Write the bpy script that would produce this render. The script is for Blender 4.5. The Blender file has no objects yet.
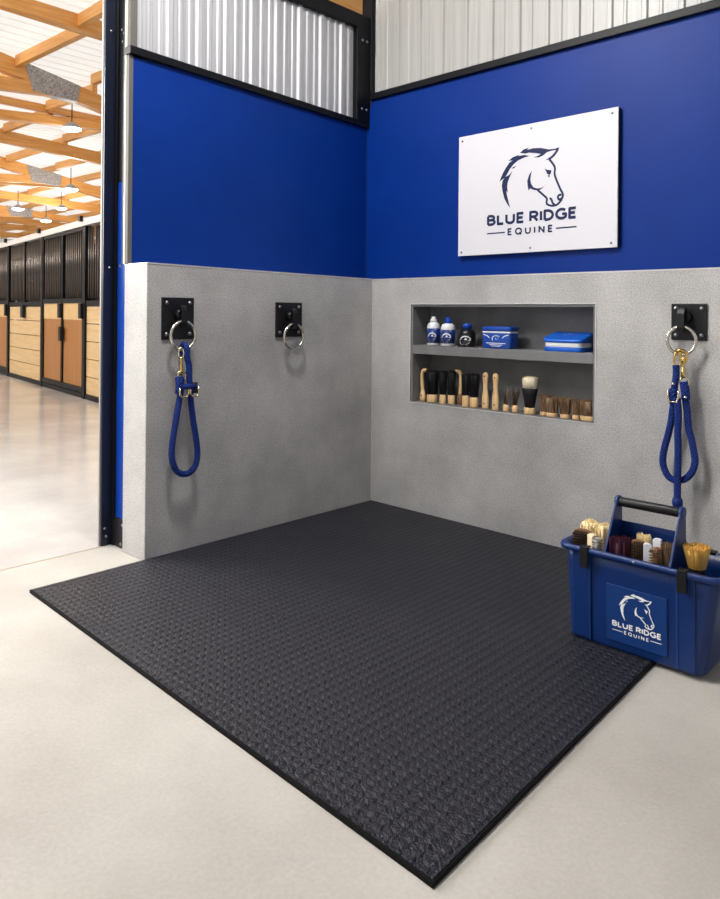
import bpy, bmesh, math, random
from mathutils import Vector, Matrix
from mathutils.geometry import tessellate_polygon
random.seed(7)
CAM = {'f': 732.2271, 'ppy': -136.8915, 'yaw': 0.76423, 'roll': 0.009, 'loc': (3.0281, -3.271, 1.1516)}
SIGN = (0.5677, 1.4978, 1.4743, 2.144)
LOGO_AT = (1.0252, 1.6284, 0.5272)
EMB_POLY = [[(-0.118, 0.704), (-0.078, 0.733), (-0.014, 0.743), (-0.038, 0.724), (0.033, 0.73), (0.118, 0.719), (0.201, 0.693), (0.266, 0.689), (0.315, 0.697), (0.296, 0.676), (0.234, 0.676), (0.185, 0.669), (0.139, 0.641), (0.094, 0.63), (0.034, 0.639), (0.088, 0.647), (0.115, 0.661), (0.051, 0.679), (-0.021, 0.693), (-0.052, 0.688)], [(-0.253, 0.643), (-0.2, 0.674), (-0.118, 0.688), (-0.139, 0.676), (-0.069, 0.678), (-0.008, 0.659), (-0.069, 0.651), (-0.138, 0.632), (-0.191, 0.6), (-0.235, 0.557), (-0.265, 0.51), (-0.297, 0.475), (-0.333, 0.457), (-0.355, 0.441), (-0.342, 0.476), (-0.315, 0.527), (-0.28, 0.577), (-0.241, 0.622), (-0.2, 0.642)], [(-0.202, 0.536), (-0.243, 0.499), (-0.288, 0.485), (-0.318, 0.449), (-0.327, 0.404), (-0.317, 0.34), (-0.295, 0.268), (-0.262, 0.211), (-0.225, 0.161), (-0.244, 0.224), (-0.262, 0.288), (-0.274, 0.344), (-0.256, 0.321), (-0.263, 0.381), (-0.257, 0.427), (-0.234, 0.478)], [(-0.212, 0.56), (-0.19, 0.576), (-0.159, 0.578), (-0.187, 0.56)], [(0.315, 0.697), (0.302, 0.662), (0.267, 0.62), (0.231, 0.596), (0.166, 0.593), (0.202, 0.61), (0.234, 0.626), (0.263, 0.653), (0.287, 0.683)], [(0.019, 0.508), (-0.012, 0.471), (-0.032, 0.416), (-0.028, 0.37), (-0.017, 0.317), (0.0, 0.338), (0.038, 0.319), (0.088, 0.304), (0.13, 0.318), (0.162, 0.345), (0.122, 0.327), (0.08, 0.328), (0.037, 0.344), (0.011, 0.383), (0.003, 0.427), (0.009, 0.474)], [(0.16, 0.512), (0.186, 0.497), (0.232, 0.488), (0.228, 0.459), (0.212, 0.443), (0.187, 0.457), (0.177, 0.48)], [(0.192, 0.443), (0.217, 0.44), (0.207, 0.417)]]
EMB_LINE = [[(0.207, 0.6), (0.243, 0.553), (0.27, 0.505), (0.267, 0.442), (0.299, 0.359), (0.332, 0.288), (0.356, 0.242), (0.348, 0.207), (0.323, 0.169), (0.288, 0.146), (0.239, 0.143), (0.193, 0.16), (0.183, 0.183), (0.186, 0.219), (0.139, 0.264), (0.088, 0.309)], [(0.219, 0.221), (0.239, 0.199), (0.249, 0.169), (0.272, 0.149)], [(0.342, 0.24), (0.314, 0.237), (0.305, 0.215), (0.318, 0.194), (0.337, 0.2)]]
ROPE_L = [(-1.3485, 0.9404), (-1.3371, 0.8929), (-1.3351, 0.8527), (-1.328, 0.7509), (-1.3131, 0.6465), (-1.2937, 0.5415), (-1.2863, 0.4716), (-1.2974, 0.4185), (-1.3291, 0.39), (-1.3672, 0.3888), (-1.4023, 0.4127), (-1.4251, 0.4716), (-1.4232, 0.5361), (-1.4087, 0.6225), (-1.3941, 0.7014), (-1.3845, 0.7552), (-1.3796, 0.8015), (-1.3773, 0.8434)]
L_PTS = {'ring': (-1.3766, 1.0325), 'rope_top': (-1.3544, 0.9828), 'clip_top': (-1.3774, 0.9601), 'clip_mid': (-1.3785, 0.9041), 'clip_low': (-1.3763, 0.8526), 'band_a': (-1.3903, 0.7998), 'band_b': (-1.3086, 0.7944), 'dee_a': (-1.3755, 0.7685), 'dee_b': (-1.3194, 0.7691)}
M_RING = (-0.6828, 1.0203)
ROPE_R = [(1.8331, 0.9388), (1.8343, 0.8959), (1.8276, 0.8438), (1.826, 0.7878), (1.8181, 0.7224), (1.8141, 0.6918), (1.8019, 0.6343), (1.7874, 0.5761), (1.7806, 0.523), (1.7882, 0.4851), (1.8077, 0.4536), (1.8417, 0.4441), (1.8749, 0.4559), (1.9033, 0.4902), (1.9152, 0.5342), (1.9108, 0.5716), (1.9005, 0.6252), (1.8878, 0.6745), (1.8806, 0.7501), (1.8744, 0.7921), (1.8674, 0.8341), (1.8672, 0.8639)]
ROPE_R_MID = [(1.8485, 0.8005), (1.8533, 0.7286), (1.8518, 0.6647), (1.8538, 0.58), (1.8533, 0.4949), (1.8528, 0.4098), (1.8532, 0.3631)]
R_PTS = {'ring': (1.8594, 1.0427), 'eye_a': (1.8472, 0.9995), 'eye_b': (1.8619, 0.9916), 'snap_top': (1.8622, 0.9617), 'snap_low': (1.8628, 0.8935), 'loop_top': (1.8326, 0.9946), 'loop_low': (1.8331, 0.943), 'dee': (1.826, 0.7921), 'knob': (1.8433, 0.3479), 'bead_a': (1.8296, 0.859), 'bead_b': (1.8801, 0.8054), 'ringlow': (1.8691, 0.8769)}

S = bpy.context.scene
COL = S.collection
PI = math.pi

# ------------------------------------------------------------------ materials
def mat(name, color, rough=0.5, metal=0.0, spec=0.5, coat=0.0):
    m = bpy.data.materials.new(name); m.use_nodes = True
    b = m.node_tree.nodes['Principled BSDF']
    b.inputs['Base Color'].default_value = (*color, 1)
    b.inputs['Roughness'].default_value = rough
    b.inputs['Metallic'].default_value = metal
    b.inputs['Specular IOR Level'].default_value = spec
    b.inputs['Coat Weight'].default_value = coat
    return m

def nodes(m): return m.node_tree.nodes, m.node_tree.links, m.node_tree.nodes['Principled BSDF']

def noisy(m, c1, c2, scale=5.0, detail=6.0, stretch=(1, 1, 1), lo=0.3, hi=0.7, bump=0.0, bscale=None, rough=None, fine=0.0, fscale=120):
    """mottle between two colours with object-space noise, optional fine grain, bump and roughness variation"""
    N, L, b = nodes(m)
    tc = N.new('ShaderNodeTexCoord'); mp = N.new('ShaderNodeMapping'); mp.inputs['Scale'].default_value = stretch
    L.new(tc.outputs['Object'], mp.inputs['Vector'])
    n = N.new('ShaderNodeTexNoise'); n.inputs['Scale'].default_value = scale; n.inputs['Detail'].default_value = detail
    n.inputs['Roughness'].default_value = 0.62
    L.new(mp.outputs['Vector'], n.inputs['Vector'])
    r = N.new('ShaderNodeValToRGB'); r.color_ramp.elements[0].position = lo; r.color_ramp.elements[1].position = hi
    r.color_ramp.elements[0].color = (*c1, 1); r.color_ramp.elements[1].color = (*c2, 1)
    L.new(n.outputs['Fac'], r.inputs['Fac'])
    out = r.outputs['Color']
    n2 = N.new('ShaderNodeTexNoise'); n2.inputs['Scale'].default_value = fscale; n2.inputs['Detail'].default_value = 3
    L.new(tc.outputs['Object'], n2.inputs['Vector'])
    if fine:
        mr = N.new('ShaderNodeMapRange'); mr.inputs['From Min'].default_value = 0.3; mr.inputs['From Max'].default_value = 0.7
        mr.inputs['To Min'].default_value = 1 - fine; mr.inputs['To Max'].default_value = 1 + fine
        L.new(n2.outputs['Fac'], mr.inputs['Value'])
        mx = N.new('ShaderNodeMix'); mx.data_type = 'RGBA'; mx.blend_type = 'MULTIPLY'; mx.inputs['Factor'].default_value = 1
        L.new(out, mx.inputs[6]); L.new(mr.outputs['Result'], mx.inputs[7])
        out = mx.outputs[2]
    L.new(out, b.inputs['Base Color'])
    if bump:
        bp = N.new('ShaderNodeBump'); bp.inputs['Strength'].default_value = bump; bp.inputs['Distance'].default_value = 0.004
        if bscale:
            n3 = N.new('ShaderNodeTexNoise'); n3.inputs['Scale'].default_value = bscale; n3.inputs['Detail'].default_value = 4
            L.new(mp.outputs['Vector'], n3.inputs['Vector']); L.new(n3.outputs['Fac'], bp.inputs['Height'])
        else:
            L.new(n2.outputs['Fac'], bp.inputs['Height'])
        L.new(bp.outputs['Normal'], b.inputs['Normal'])
    if rough:
        mr = N.new('ShaderNodeMapRange'); mr.inputs['To Min'].default_value = rough[0]; mr.inputs['To Max'].default_value = rough[1]
        L.new(n.outputs['Fac'], mr.inputs['Value']); L.new(mr.outputs['Result'], b.inputs['Roughness'])
    return m

M = {}
M['concrete'] = noisy(mat('troweled_concrete', (.3, .3, .3), .62), (.325, .317, .312), (.53, .517, .508), 2.4, 13, lo=.3, hi=.72, bump=.2, fine=.3, fscale=170)
M['floor'] = noisy(mat('pale_concrete_floor', (.6, .58, .55), .5), (.375, .35, .315), (.50, .475, .435), 1.8, 11, lo=.3, hi=.7, bump=.05, rough=(.4, .62), fine=.06, fscale=90)
M['aisle'] = noisy(mat('sealed_aisle_floor', (.55, .52, .48), .2), (.42, .40, .385), (.58, .56, .54), 1.1, 8, (1, 1, 1), lo=.3, hi=.7, rough=(.1, .26), fine=.03, fscale=60)
M['blue_wall'] = noisy(mat('blue_wall_paint', (.0006, .028, .22), .42, spec=.17), (.0003, .024, .20), (.0006, .029, .228), 3, 3, bump=.05, fscale=160)
M['blue_wall'].node_tree.nodes['Principled BSDF'].inputs['Roughness'].default_value = .46
M['ledge'] = mat('pale_edge_highlight', (.62, .62, .62), .35, .3); M['niche_edge'] = mat('matt_aluminium_edge', (.58, .57, .57), .5)
M['black'] = mat('black_powder_coat', (.006, .006, .007), .4, 0, .35)
M['black_frame'] = mat('black_steel_frame', (.0035, .004, .006), .45, 0, .2)
M['navy_steel'] = mat('navy_steel', (.006, .009, .022), .3)
M['blue_strip'] = mat('blue_gloss_strip', (.005, .05, .34), .22)
M['joint'] = mat('tan_joint_filler', (.36, .29, .21), .6); M['jamb_edge'] = mat('pale_jamb_edge', (.30, .29, .28), .5); M['white_trim'] = mat('cream_flashing', (.75, .71, .62), .4)
M['grey_trim'] = mat('grey_flashing', (.12, .115, .105), .55, 0, .15)
M['galv'] = noisy(mat('galvanised_sheet', (.6, .6, .62), .45, .22), (.38, .38, .40), (.54, .54, .56), 6, 3, (1, 9, .15))
M['liner'] = noisy(mat('pale_steel_liner', (.66, .65, .61), .4), (.35, .345, .328), (.45, .443, .425), 5, 3, (9, 6, .2))
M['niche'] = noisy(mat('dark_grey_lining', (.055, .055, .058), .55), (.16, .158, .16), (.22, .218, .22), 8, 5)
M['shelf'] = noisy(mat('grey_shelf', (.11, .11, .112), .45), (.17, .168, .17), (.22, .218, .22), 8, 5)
M['steel'] = mat('satin_steel', (.70, .66, .58), .22, 1)
M['bolt'] = mat('zinc_bolt', (.30, .30, .31), .32, 1)
M['brass'] = mat('brass', (.83, .58, .20), .22, 1)
M['brass_pale'] = mat('pale_brass', (.82, .69, .45), .24, 1)
M['white'] = mat('white_board', (.70, .69, .73), .5, spec=.3)
M['navy_ink'] = mat('navy_print', (.009, .016, .072), .5, spec=.3)
M['white_ink'] = mat('white_print', (.82, .83, .86), .5)
M['white_plastic'] = mat('white_plastic', (.78, .78, .8), .35)
M['label_blue'] = mat('blue_label', (.006, .03, .2), .4)
M['cap_blue'] = mat('blue_cap', (.004, .06, .42), .35)
M['black_bottle'] = mat('black_bottle', (.008, .008, .01), .3)
M['tin_blue'] = mat('blue_tin', (.006, .06, .36), .35)
M['case_blue'] = mat('bright_blue_shell', (.004, .11, .58), .4)
M['tub_blue'] = mat('blue_tub_plastic', (.0025, .0225, .12), .36, spec=.4)
M['tub_plate'] = mat('blue_label_plate', (.005, .036, .165), .4, spec=.4)
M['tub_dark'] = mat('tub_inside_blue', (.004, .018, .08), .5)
M['pale_wood'] = noisy(mat('pale_beech', (.7, .45, .22), .5), (.68, .43, .20), (.86, .60, .32), 14, 4, (5, 5, .6))
M['black_hair'] = mat('black_bristle', (.007, .007, .009), .6, spec=.3)
M['dark_hair'] = mat('dark_bristle', (.016, .013, .011), .6)
M['cream_hair'] = mat('cream_bristle', (.78, .68, .50), .7)
M['brown_hair'] = noisy(mat('brown_bristle', (.13, .07, .035), .65), (.07, .04, .02), (.36, .22, .12), 160, 2, (1, 1, .15))
M['gold_hair'] = mat('golden_bristle', (.80, .50, .12), .6)
M['butter_hair'] = mat('butter_bristle', (.90, .74, .42), .7)
M['plum_hair'] = mat('plum_bristle', (.075, .012, .034), .6)
M['grey_hair'] = mat('grey_bristle', (.40, .37, .34), .6)
M['umber_hair'] = mat('umber_bristle', (.035, .022, .014), .6)
M['brown_wood'] = noisy(mat('brown_wood_block', (.20, .10, .04), .5), (.15, .07, .03), (.26, .14, .06), 20, 4, (4, 4, .6))
M['cream_wood'] = mat('cream_wood_block', (.80, .66, .44), .45)
M['pale_block'] = mat('white_brush_block', (.72, .74, .80), .4)

def wood(name, a, b_, scale=3, stretch=(1, 1, 1), rough=.5):
    return noisy(mat(name, a, rough), a, b_, scale, 6, stretch, lo=.3, hi=.72)
M['beam'] = wood('honey_glulam', (.56, .24, .05), (.78, .40, .12), 3, (6, .6, 9))
M['purlin'] = wood('honey_purlin', (.58, .26, .06), (.80, .43, .14), 3, (.6, 6, 9))
M['plate'] = noisy(mat('galvanised_gusset', (.33, .32, .31), .5, .3), (.18, .17, .165), (.50, .48, .46), 40, 2, (1, 1, 1))
M['stall_plank'] = wood('pale_spruce_plank', (.62, .42, .19), (.76, .56, .31), 3, (.5, .5, 9))
M['stall_band'] = wood('pale_spruce_band', (.66, .43, .18), (.76, .54, .27), 3, (4, 4, 1))
M['stall_door'] = wood('teak_door_panel', (.34, .14, .03), (.45, .20, .055), 4, (9, 9, .5))
M['stall_dark'] = mat('dark_stall_interior', (.02, .018, .017), .8)
M['rail_white'] = mat('white_header_rail', (.8, .79, .77), .35)
M['bar'] = mat('bronze_black_bars', (.16, .14, .125), .3, .8)
M['lamp_shade'] = mat('grey_enamel_shade', (.30, .29, .28), .35)

# roof sheet: white with shallow ribs; translucency added so daylight brightens the barn
m = mat('white_roof_sheet', (.85, .84, .82), .6); N, L, b = nodes(m)
tr = N.new('ShaderNodeBsdfTranslucent'); tr.inputs['Color'].default_value = (.95, .93, .90, 1)
mx = N.new('ShaderNodeMixShader'); mx.inputs[0].default_value = .5
out = N['Material Output']
L.new(b.outputs[0], mx.inputs[1]); L.new(tr.outputs[0], mx.inputs[2]); L.new(mx.outputs[0], out.inputs['Surface'])
M['roof'] = m
m = mat('lamp_glow', (1, 1, 1)); N, L, b = nodes(m)
b.inputs['Emission Color'].default_value = (1, .95, .86, 1); b.inputs['Emission Strength'].default_value = 9
M['glow'] = m

# rubber mat: rows of small raised buttons, speckled black rubber
m = mat('black_rubber', (.02, .02, .024), .5, spec=.36); N, L, b = nodes(m)
tc = N.new('ShaderNodeTexCoord'); sx = N.new('ShaderNodeSeparateXYZ'); L.new(tc.outputs['Object'], sx.inputs[0])
def mth(op, a, bb=None):
    n = N.new('ShaderNodeMath'); n.operation = op
    for i, v in enumerate((a, bb)):
        if v is None: continue
        if isinstance(v, (int, float)): n.inputs[i].default_value = v
        else: L.new(v, n.inputs[i])
    return n.outputs[0]
PX, PY = .037, .027
wx = mth('SINE', mth('MULTIPLY', sx.outputs['X'], 2 * PI / PX)); wy = mth('SINE', mth('MULTIPLY', sx.outputs['Y'], 2 * PI / PY))
wy2 = mth('MULTIPLY', wy, .55)
h = mth('ADD', wx, wy2)
h = mth('MAXIMUM', h, -.35); h = mth('MINIMUM', h, 1.0)
nz = N.new('ShaderNodeTexNoise'); nz.inputs['Scale'].default_value = 170; nz.inputs['Detail'].default_value = 3
L.new(tc.outputs['Object'], nz.inputs['Vector'])
nl = N.new('ShaderNodeTexNoise'); nl.inputs['Scale'].default_value = 2.2; nl.inputs['Detail'].default_value = 3
L.new(tc.outputs['Object'], nl.inputs['Vector'])
hh = mth('ADD', mth('MULTIPLY', h, .8), mth('MULTIPLY', nz.outputs['Fac'], 1.8))
bp = N.new('ShaderNodeBump'); bp.inputs['Strength'].default_value = .75; bp.inputs['Distance'].default_value = .0075
L.new(hh, bp.inputs['Height']); L.new(bp.outputs['Normal'], b.inputs['Normal'])
r = N.new('ShaderNodeValToRGB'); r.color_ramp.elements[0].position = .36; r.color_ramp.elements[1].position = .74
r.color_ramp.elements[0].color = (.0025, .0025, .006, 1); r.color_ramp.elements[1].color = (.021, .021, .035, 1)
L.new(nz.outputs['Fac'], r.inputs['Fac']); L.new(r.outputs['Color'], b.inputs['Base Color'])
mr = N.new('ShaderNodeMapRange'); mr.inputs['To Min'].default_value = .34; mr.inputs['To Max'].default_value = .5
L.new(nl.outputs['Fac'], mr.inputs['Value']); L.new(mr.outputs['Result'], b.inputs['Roughness'])
M['rubber'] = m
M['rubber_edge'] = mat('cut_rubber_edge', (.004, .004, .005), .7, spec=.12)

# rope: woven braid from the tube's own UV
m = mat('blue_braided_rope', (.006, .03, .22), .6, spec=.3); N, L, b = nodes(m)
uv = N.new('ShaderNodeUVMap'); sx = N.new('ShaderNodeSeparateXYZ'); L.new(uv.outputs[0], sx.inputs[0])
a1 = mth('SINE', mth('MULTIPLY', mth('ADD', mth('MULTIPLY', sx.outputs['X'], 6), mth('MULTIPLY', sx.outputs['Y'], 60)), 2 * PI))
a2 = mth('SINE', mth('MULTIPLY', mth('SUBTRACT', mth('MULTIPLY', sx.outputs['X'], 6), mth('MULTIPLY', sx.outputs['Y'], 60)), 2 * PI))
hh = mth('MAXIMUM', a1, a2)
bp = N.new('ShaderNodeBump'); bp.inputs['Strength'].default_value = .8; bp.inputs['Distance'].default_value = .003
L.new(hh, bp.inputs['Height']); L.new(bp.outputs['Normal'], b.inputs['Normal'])
r = N.new('ShaderNodeValToRGB'); r.color_ramp.elements[0].position = .2; r.color_ramp.elements[1].position = .8
r.color_ramp.elements[0].color = (.001, .005, .045, 1); r.color_ramp.elements[1].color = (.006, .036, .26, 1)
mr = N.new('ShaderNodeMapRange'); mr.inputs['From Min'].default_value = -1; mr.inputs['From Max'].default_value = 1
L.new(hh, mr.inputs['Value']); L.new(mr.outputs['Result'], r.inputs['Fac']); L.new(r.outputs['Color'], b.inputs['Base Color'])
M['rope'] = m

# ------------------------------------------------------------------ mesh helpers
class MB:
    def __init__(s): s.v = []; s.f = []; s.uv = {}; s.sm = set()
    def face(s, idx, smooth=False):
        if smooth: s.sm.add(len(s.f))
        s.f.append(tuple(idx))
    def hexa(s, p):                       # 8 points: bottom ring then top ring
        o = len(s.v); s.v += [tuple(q) for q in p]
        for q in ((3, 2, 1, 0), (4, 5, 6, 7), (0, 1, 5, 4), (1, 2, 6, 5), (2, 3, 7, 6), (3, 0, 4, 7)): s.face([o + i for i in q])
        return s
    def box(s, x0, x1, y0, y1, z0, z1):
        s.hexa([(x0, y0, z0), (x1, y0, z0), (x1, y1, z0), (x0, y1, z0), (x0, y0, z1), (x1, y0, z1), (x1, y1, z1), (x0, y1, z1)]); return s
    def bar(s, a, b, w, h, up=(0, 0, 1)):
        a, b, up = Vector(a), Vector(b), Vector(up); d = (b - a).normalized(); sd = d.cross(up).normalized(); u = sd.cross(d)
        q = [-sd * w / 2 - u * h / 2, sd * w / 2 - u * h / 2, sd * w / 2 + u * h / 2, -sd * w / 2 + u * h / 2]
        s.hexa([a + k for k in q] + [b + k for k in q]); return s
    def loft(s, rings, cap=True, smooth=True, closed=False):
        o = len(s.v); n = len(rings[0])
        for r in rings: s.v += [tuple(p) for p in r]
        m_ = len(rings)
        for i in range(m_ if closed else m_ - 1):
            for j in range(n):
                a = o + i * n + j; b_ = o + i * n + (j + 1) % n; c = o + ((i + 1) % m_) * n + (j + 1) % n; d = o + ((i + 1) % m_) * n + j
                s.face((a, b_, c, d), smooth)
        if cap and not closed:
            s.face([o + j for j in reversed(range(n))]); s.face([o + (m_ - 1) * n + j for j in range(n)])
        return s
    def lathe(s, prof, c=(0, 0, 0), n=20, sy=1.0, axis='z', smooth=True):
        rings = []
        for r, z in prof:
            ring = []
            for k in range(n):
                a = 2 * PI * k / n; p = (r * math.cos(a), r * sy * math.sin(a), z)
                if axis == 'x': p = (p[2], p[0], p[1])
                if axis == 'y': p = (p[0], -p[2], p[1])
                ring.append((c[0] + p[0], c[1] + p[1], c[2] + p[2]))
            rings.append(ring)
        return s.loft(rings, True, smooth)
    def tube(s, pts, r, n=12, closed=False, uvs=False):
        pts = [Vector(p) for p in pts]; m_ = len(pts); rad = r if isinstance(r, (list, tuple)) else [r] * m_
        rings = []; prev = None; vl = 0; o = len(s.v); f0 = len(s.f)
        for i, p in enumerate(pts):
            t = ((pts[(i + 1) % m_] - pts[i - 1]) if closed else (pts[min(i + 1, m_ - 1)] - pts[max(i - 1, 0)])).normalized()
            if prev is None:
                ref = Vector((0, 0, 1)) if abs(t.z) < .9 else Vector((1, 0, 0)); nv = t.cross(ref).normalized()
            else: nv = (prev - t * prev.dot(t)).normalized()
            prev = nv; bv = t.cross(nv)
            rings.append([p + (nv * math.cos(2 * PI * k / n) + bv * math.sin(2 * PI * k / n)) * rad[i] for k in range(n)])
        s.loft(rings, True, True, closed)
        if uvs:
            L_ = [0]
            for i in range(1, m_): L_.append(L_[-1] + (pts[i] - pts[i - 1]).length)
            k = f0
            for i in range(m_ - 1):
                for j in range(n):
                    s.uv[k] = [(j / n, L_[i]), ((j + 1) / n, L_[i]), ((j + 1) / n, L_[i + 1]), (j / n, L_[i + 1])]; k += 1
        return s
    def rbox(s, x0, x1, y0, y1, z0, z1, r=.01, n=5, e=.003):
        """box with rounded vertical corners and softened top and bottom edges"""
        def ring(ins, z):
            out = []; rr = max(r - ins, .0005)
            for cx, cy, a0 in ((x1 - r, y1 - r, 0), (x0 + r, y1 - r, PI / 2), (x0 + r, y0 + r, PI), (x1 - r, y0 + r, 1.5 * PI)):
                for k in range(n + 1):
                    a = a0 + PI / 2 * k / n; out.append((cx + rr * math.cos(a), cy + rr * math.sin(a), z))
            return out
        return s.loft([ring(e, z0), ring(e * .3, z0 + e * .3), ring(0, z0 + e), ring(0, z1 - e), ring(e * .3, z1 - e * .3), ring(e, z1)])
    def prism(s, poly, fn, t0, t1):
        """2-D outline carried by fn(u, v, t) from depth t0 to t1"""
        o = len(s.v); n = len(poly)
        s.v += [tuple(fn(u, v, t0)) for u, v in poly] + [tuple(fn(u, v, t1)) for u, v in poly]
        tri = tessellate_polygon([[Vector((u, v, 0)) for u, v in poly]])
        for t in tri: s.face([o + i for i in t]); s.face([o + n + i for i in reversed(t)])
        for j in range(n): s.face((o + j, o + (j + 1) % n, o + n + (j + 1) % n, o + n + j))
        return s
    def tuft(s, fp, z0, z1, n, thick=.0018, flare=1.0, lump=0.0, d=None, jit=.006):
        """a bundle of thin hairs; fp() gives a footprint point"""
        for _ in range(n):
            x, y = fp(); hx, hy = x * flare, y * flare
            zt = z1 + random.uniform(-jit, jit * .4) - lump * (x * x + y * y)
            base = Vector((x, y, z0)); tip = Vector((hx + random.uniform(-1, 1) * thick * 1.5, hy + random.uniform(-1, 1) * thick * 1.5, zt))
            o = len(s.v); a0 = random.uniform(0, PI)
            for P, rr in ((base, thick), (tip, thick * .75)):
                for k in range(3):
                    a = a0 + 2 * PI * k / 3; s.v.append((P.x + rr * math.cos(a), P.y + rr * math.sin(a), P.z))
            for k in range(3): s.face((o + k, o + (k + 1) % 3, o + 3 + (k + 1) % 3, o + 3 + k))
            s.face((o + 3, o + 4, o + 5))
        return s
    def shift(s, loc):
        s.v = [(p[0] - loc[0], p[1] - loc[1], p[2] - loc[2]) for p in s.v]; return s
    def remap(s, fn): s.v = [tuple(fn(*p)) for p in s.v]; return s
    def build(s, name, m, parent=None, bevel=0, world=True):
        """ONE mesh object; vertices are in the world unless world=False (then local to the parent)"""
        if parent is not None and world: s.shift(parent.matrix_basis.translation)
        me = bpy.data.meshes.new(name); me.from_pydata(s.v, [], s.f)
        bm = bmesh.new(); bm.from_mesh(me); bmesh.ops.recalc_face_normals(bm, faces=bm.faces)
        if s.uv:
            bm.faces.ensure_lookup_table(); ul = bm.loops.layers.uv.new('UVMap')
            vi = {}
            for k, uvs in s.uv.items():
                f = bm.faces[k]; mp = dict(zip(s.f[k], uvs))
                for lp in f.loops: lp[ul].uv = mp[lp.vert.index]
        for i, f in enumerate(bm.faces): f.smooth = i in s.sm
        bm.to_mesh(me); bm.free(); me.materials.append(m)
        o = bpy.data.objects.new(name, me); COL.objects.link(o)
        if parent is not None: o.parent = parent
        if bevel:
            bv = o.modifiers.new('soft_edges', 'BEVEL'); bv.width = bevel; bv.segments = 2; bv.limit_method = 'ANGLE'
        return o

def tag(o, label=None, cat=None, group=None, kind=None):
    for k, v in (('label', label), ('category', cat), ('group', group), ('kind', kind)):
        if v: o[k] = v
    return o
def empty(name, loc, label, cat, group=None, kind=None):
    o = bpy.data.objects.new(name, None); COL.objects.link(o); o.location = loc; o.empty_display_size = .1
    return tag(o, label, cat, group, kind)
def struct(o, label=None): return tag(o, label, None, None, 'structure')
def copy_tree(root, loc, rot=None):
    c = root.copy(); COL.objects.link(c); c.location = loc
    if rot is not None: c.rotation_euler.z = rot
    def rec(src, dst):
        for ch in list(src.children):
            if ch.get('_new'): continue
            k = ch.copy(); COL.objects.link(k); k.parent = dst; rec(ch, k)
    rec(root, c); return c
def catmull(P, per=8, closed=False):
    P = [Vector(p) for p in P]; out = []; n = len(P)
    for i in range(n if closed else n - 1):
        p0 = P[(i - 1) % n] if closed or i > 0 else P[0]; p1 = P[i]; p2 = P[(i + 1) % n]
        p3 = P[(i + 2) % n] if closed or i + 2 < n else P[-1]
        for k in range(per):
            t = k / per
            out.append(.5 * ((2 * p1) + (p2 - p0) * t + (2 * p0 - 5 * p1 + 4 * p2 - p3) * t * t + (3 * p1 - p0 - 3 * p2 + p3) * t ** 3))
    if not closed: out.append(P[-1])
    return out
def ell(rx, ry):
    def f():
        a = random.uniform(0, 2 * PI); r = math.sqrt(random.random()); return rx * r * math.cos(a), ry * r * math.sin(a)
    return f
def rect(hx, hy): return lambda: (random.uniform(-hx, hx), random.uniform(-hy, hy))

# ------------------------------------------------------------------ lettering and the horse-head emblem
def arc(cx, cy, rx, ry, a0, a1, n=10):
    return [(cx + rx * math.cos(math.radians(a0 + (a1 - a0) * k / n)), cy + ry * math.sin(math.radians(a0 + (a1 - a0) * k / n))) for k in range(n + 1)]
GL = {  # strokes in a cell one cap-height tall: (advance width, polylines)
 'B': (.62, [[(.07, 0), (.07, 1)], [(.07, 1), (.30, 1)] + arc(.30, .76, .22, .24, 90, -90) + [(.07, .52)], [(.30, .52)] + arc(.32, .26, .25, .26, 90, -90) + [(.07, 0)]]),
 'L': (.50, [[(.07, 1), (.07, 0), (.46, 0)]]),
 'U': (.68, [[(.07, 1), (.07, .32)] + arc(.34, .32, .27, .32, 180, 360) + [(.61, 1)]]),
 'E': (.54, [[(.48, 1), (.07, 1), (.07, 0), (.48, 0)], [(.07, .51), (.43, .51)]]),
 'R': (.64, [[(.07, 0), (.07, 1), (.32, 1)] + arc(.32, .74, .24, .26, 90, -90) + [(.07, .48)], [(.32, .48), (.58, 0)]]),
 'I': (.14, [[(.07, 0), (.07, 1)]]),
 'D': (.70, [[(.07, 0), (.07, 1), (.26, 1)] + arc(.26, .5, .37, .5, 90, -90) + [(.07, 0)]]),
 'G': (.76, [arc(.42, .5, .36, .5, 48, 360 - 38, 18) + [(.70, .47), (.45, .47)]]),
 'Q': (.82, [arc(.41, .5, .35, .5, 0, 360, 22), [(.48, .24), (.76, -.10)]]),
 'N': (.70, [[(.07, 0), (.07, 1), (.62, 0), (.62, 1)]]),
}
def stroke2d(poly, w):
    """outline quads and round joints of a 2-D polyline of width w"""
    out = []
    for (a, b_) in zip(poly, poly[1:]):
        d = Vector((b_[0] - a[0], b_[1] - a[1]))
        if d.length < 1e-9: continue
        d.normalize(); nx, ny = -d.y * w / 2, d.x * w / 2
        out.append([(a[0] + nx, a[1] + ny), (a[0] - nx, a[1] - ny), (b_[0] - nx, b_[1] - ny), (b_[0] + nx, b_[1] + ny)])
    for p in poly[1:-1]: out.append([(p[0] + w / 2 * math.cos(2 * PI * k / 8), p[1] + w / 2 * math.sin(2 * PI * k / 8)) for k in range(8)])
    return out
def text2d(txt, x0, x1, y0, cap, w, tracking):
    adv = sum(GL[c][0] + tracking if c != ' ' else .30 + tracking for c in txt) - tracking
    sc = (x1 - x0) / adv; x = 0; polys = []
    for c in txt:
        if c == ' ': x += .30 + tracking; continue
        a, st_ = GL[c]
        for pl in st_:
            # inset so the stroke's outer edge meets the cap line
            q = [(x0 + (x + px) * sc, y0 + w / 2 + py * (cap - w)) for px, py in pl]
            if len(pl) == 2 or c in 'LEN':       # square ends on straight strokes
                pass
            polys += stroke2d(q, w)
        x += a + tracking
    return polys
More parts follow.
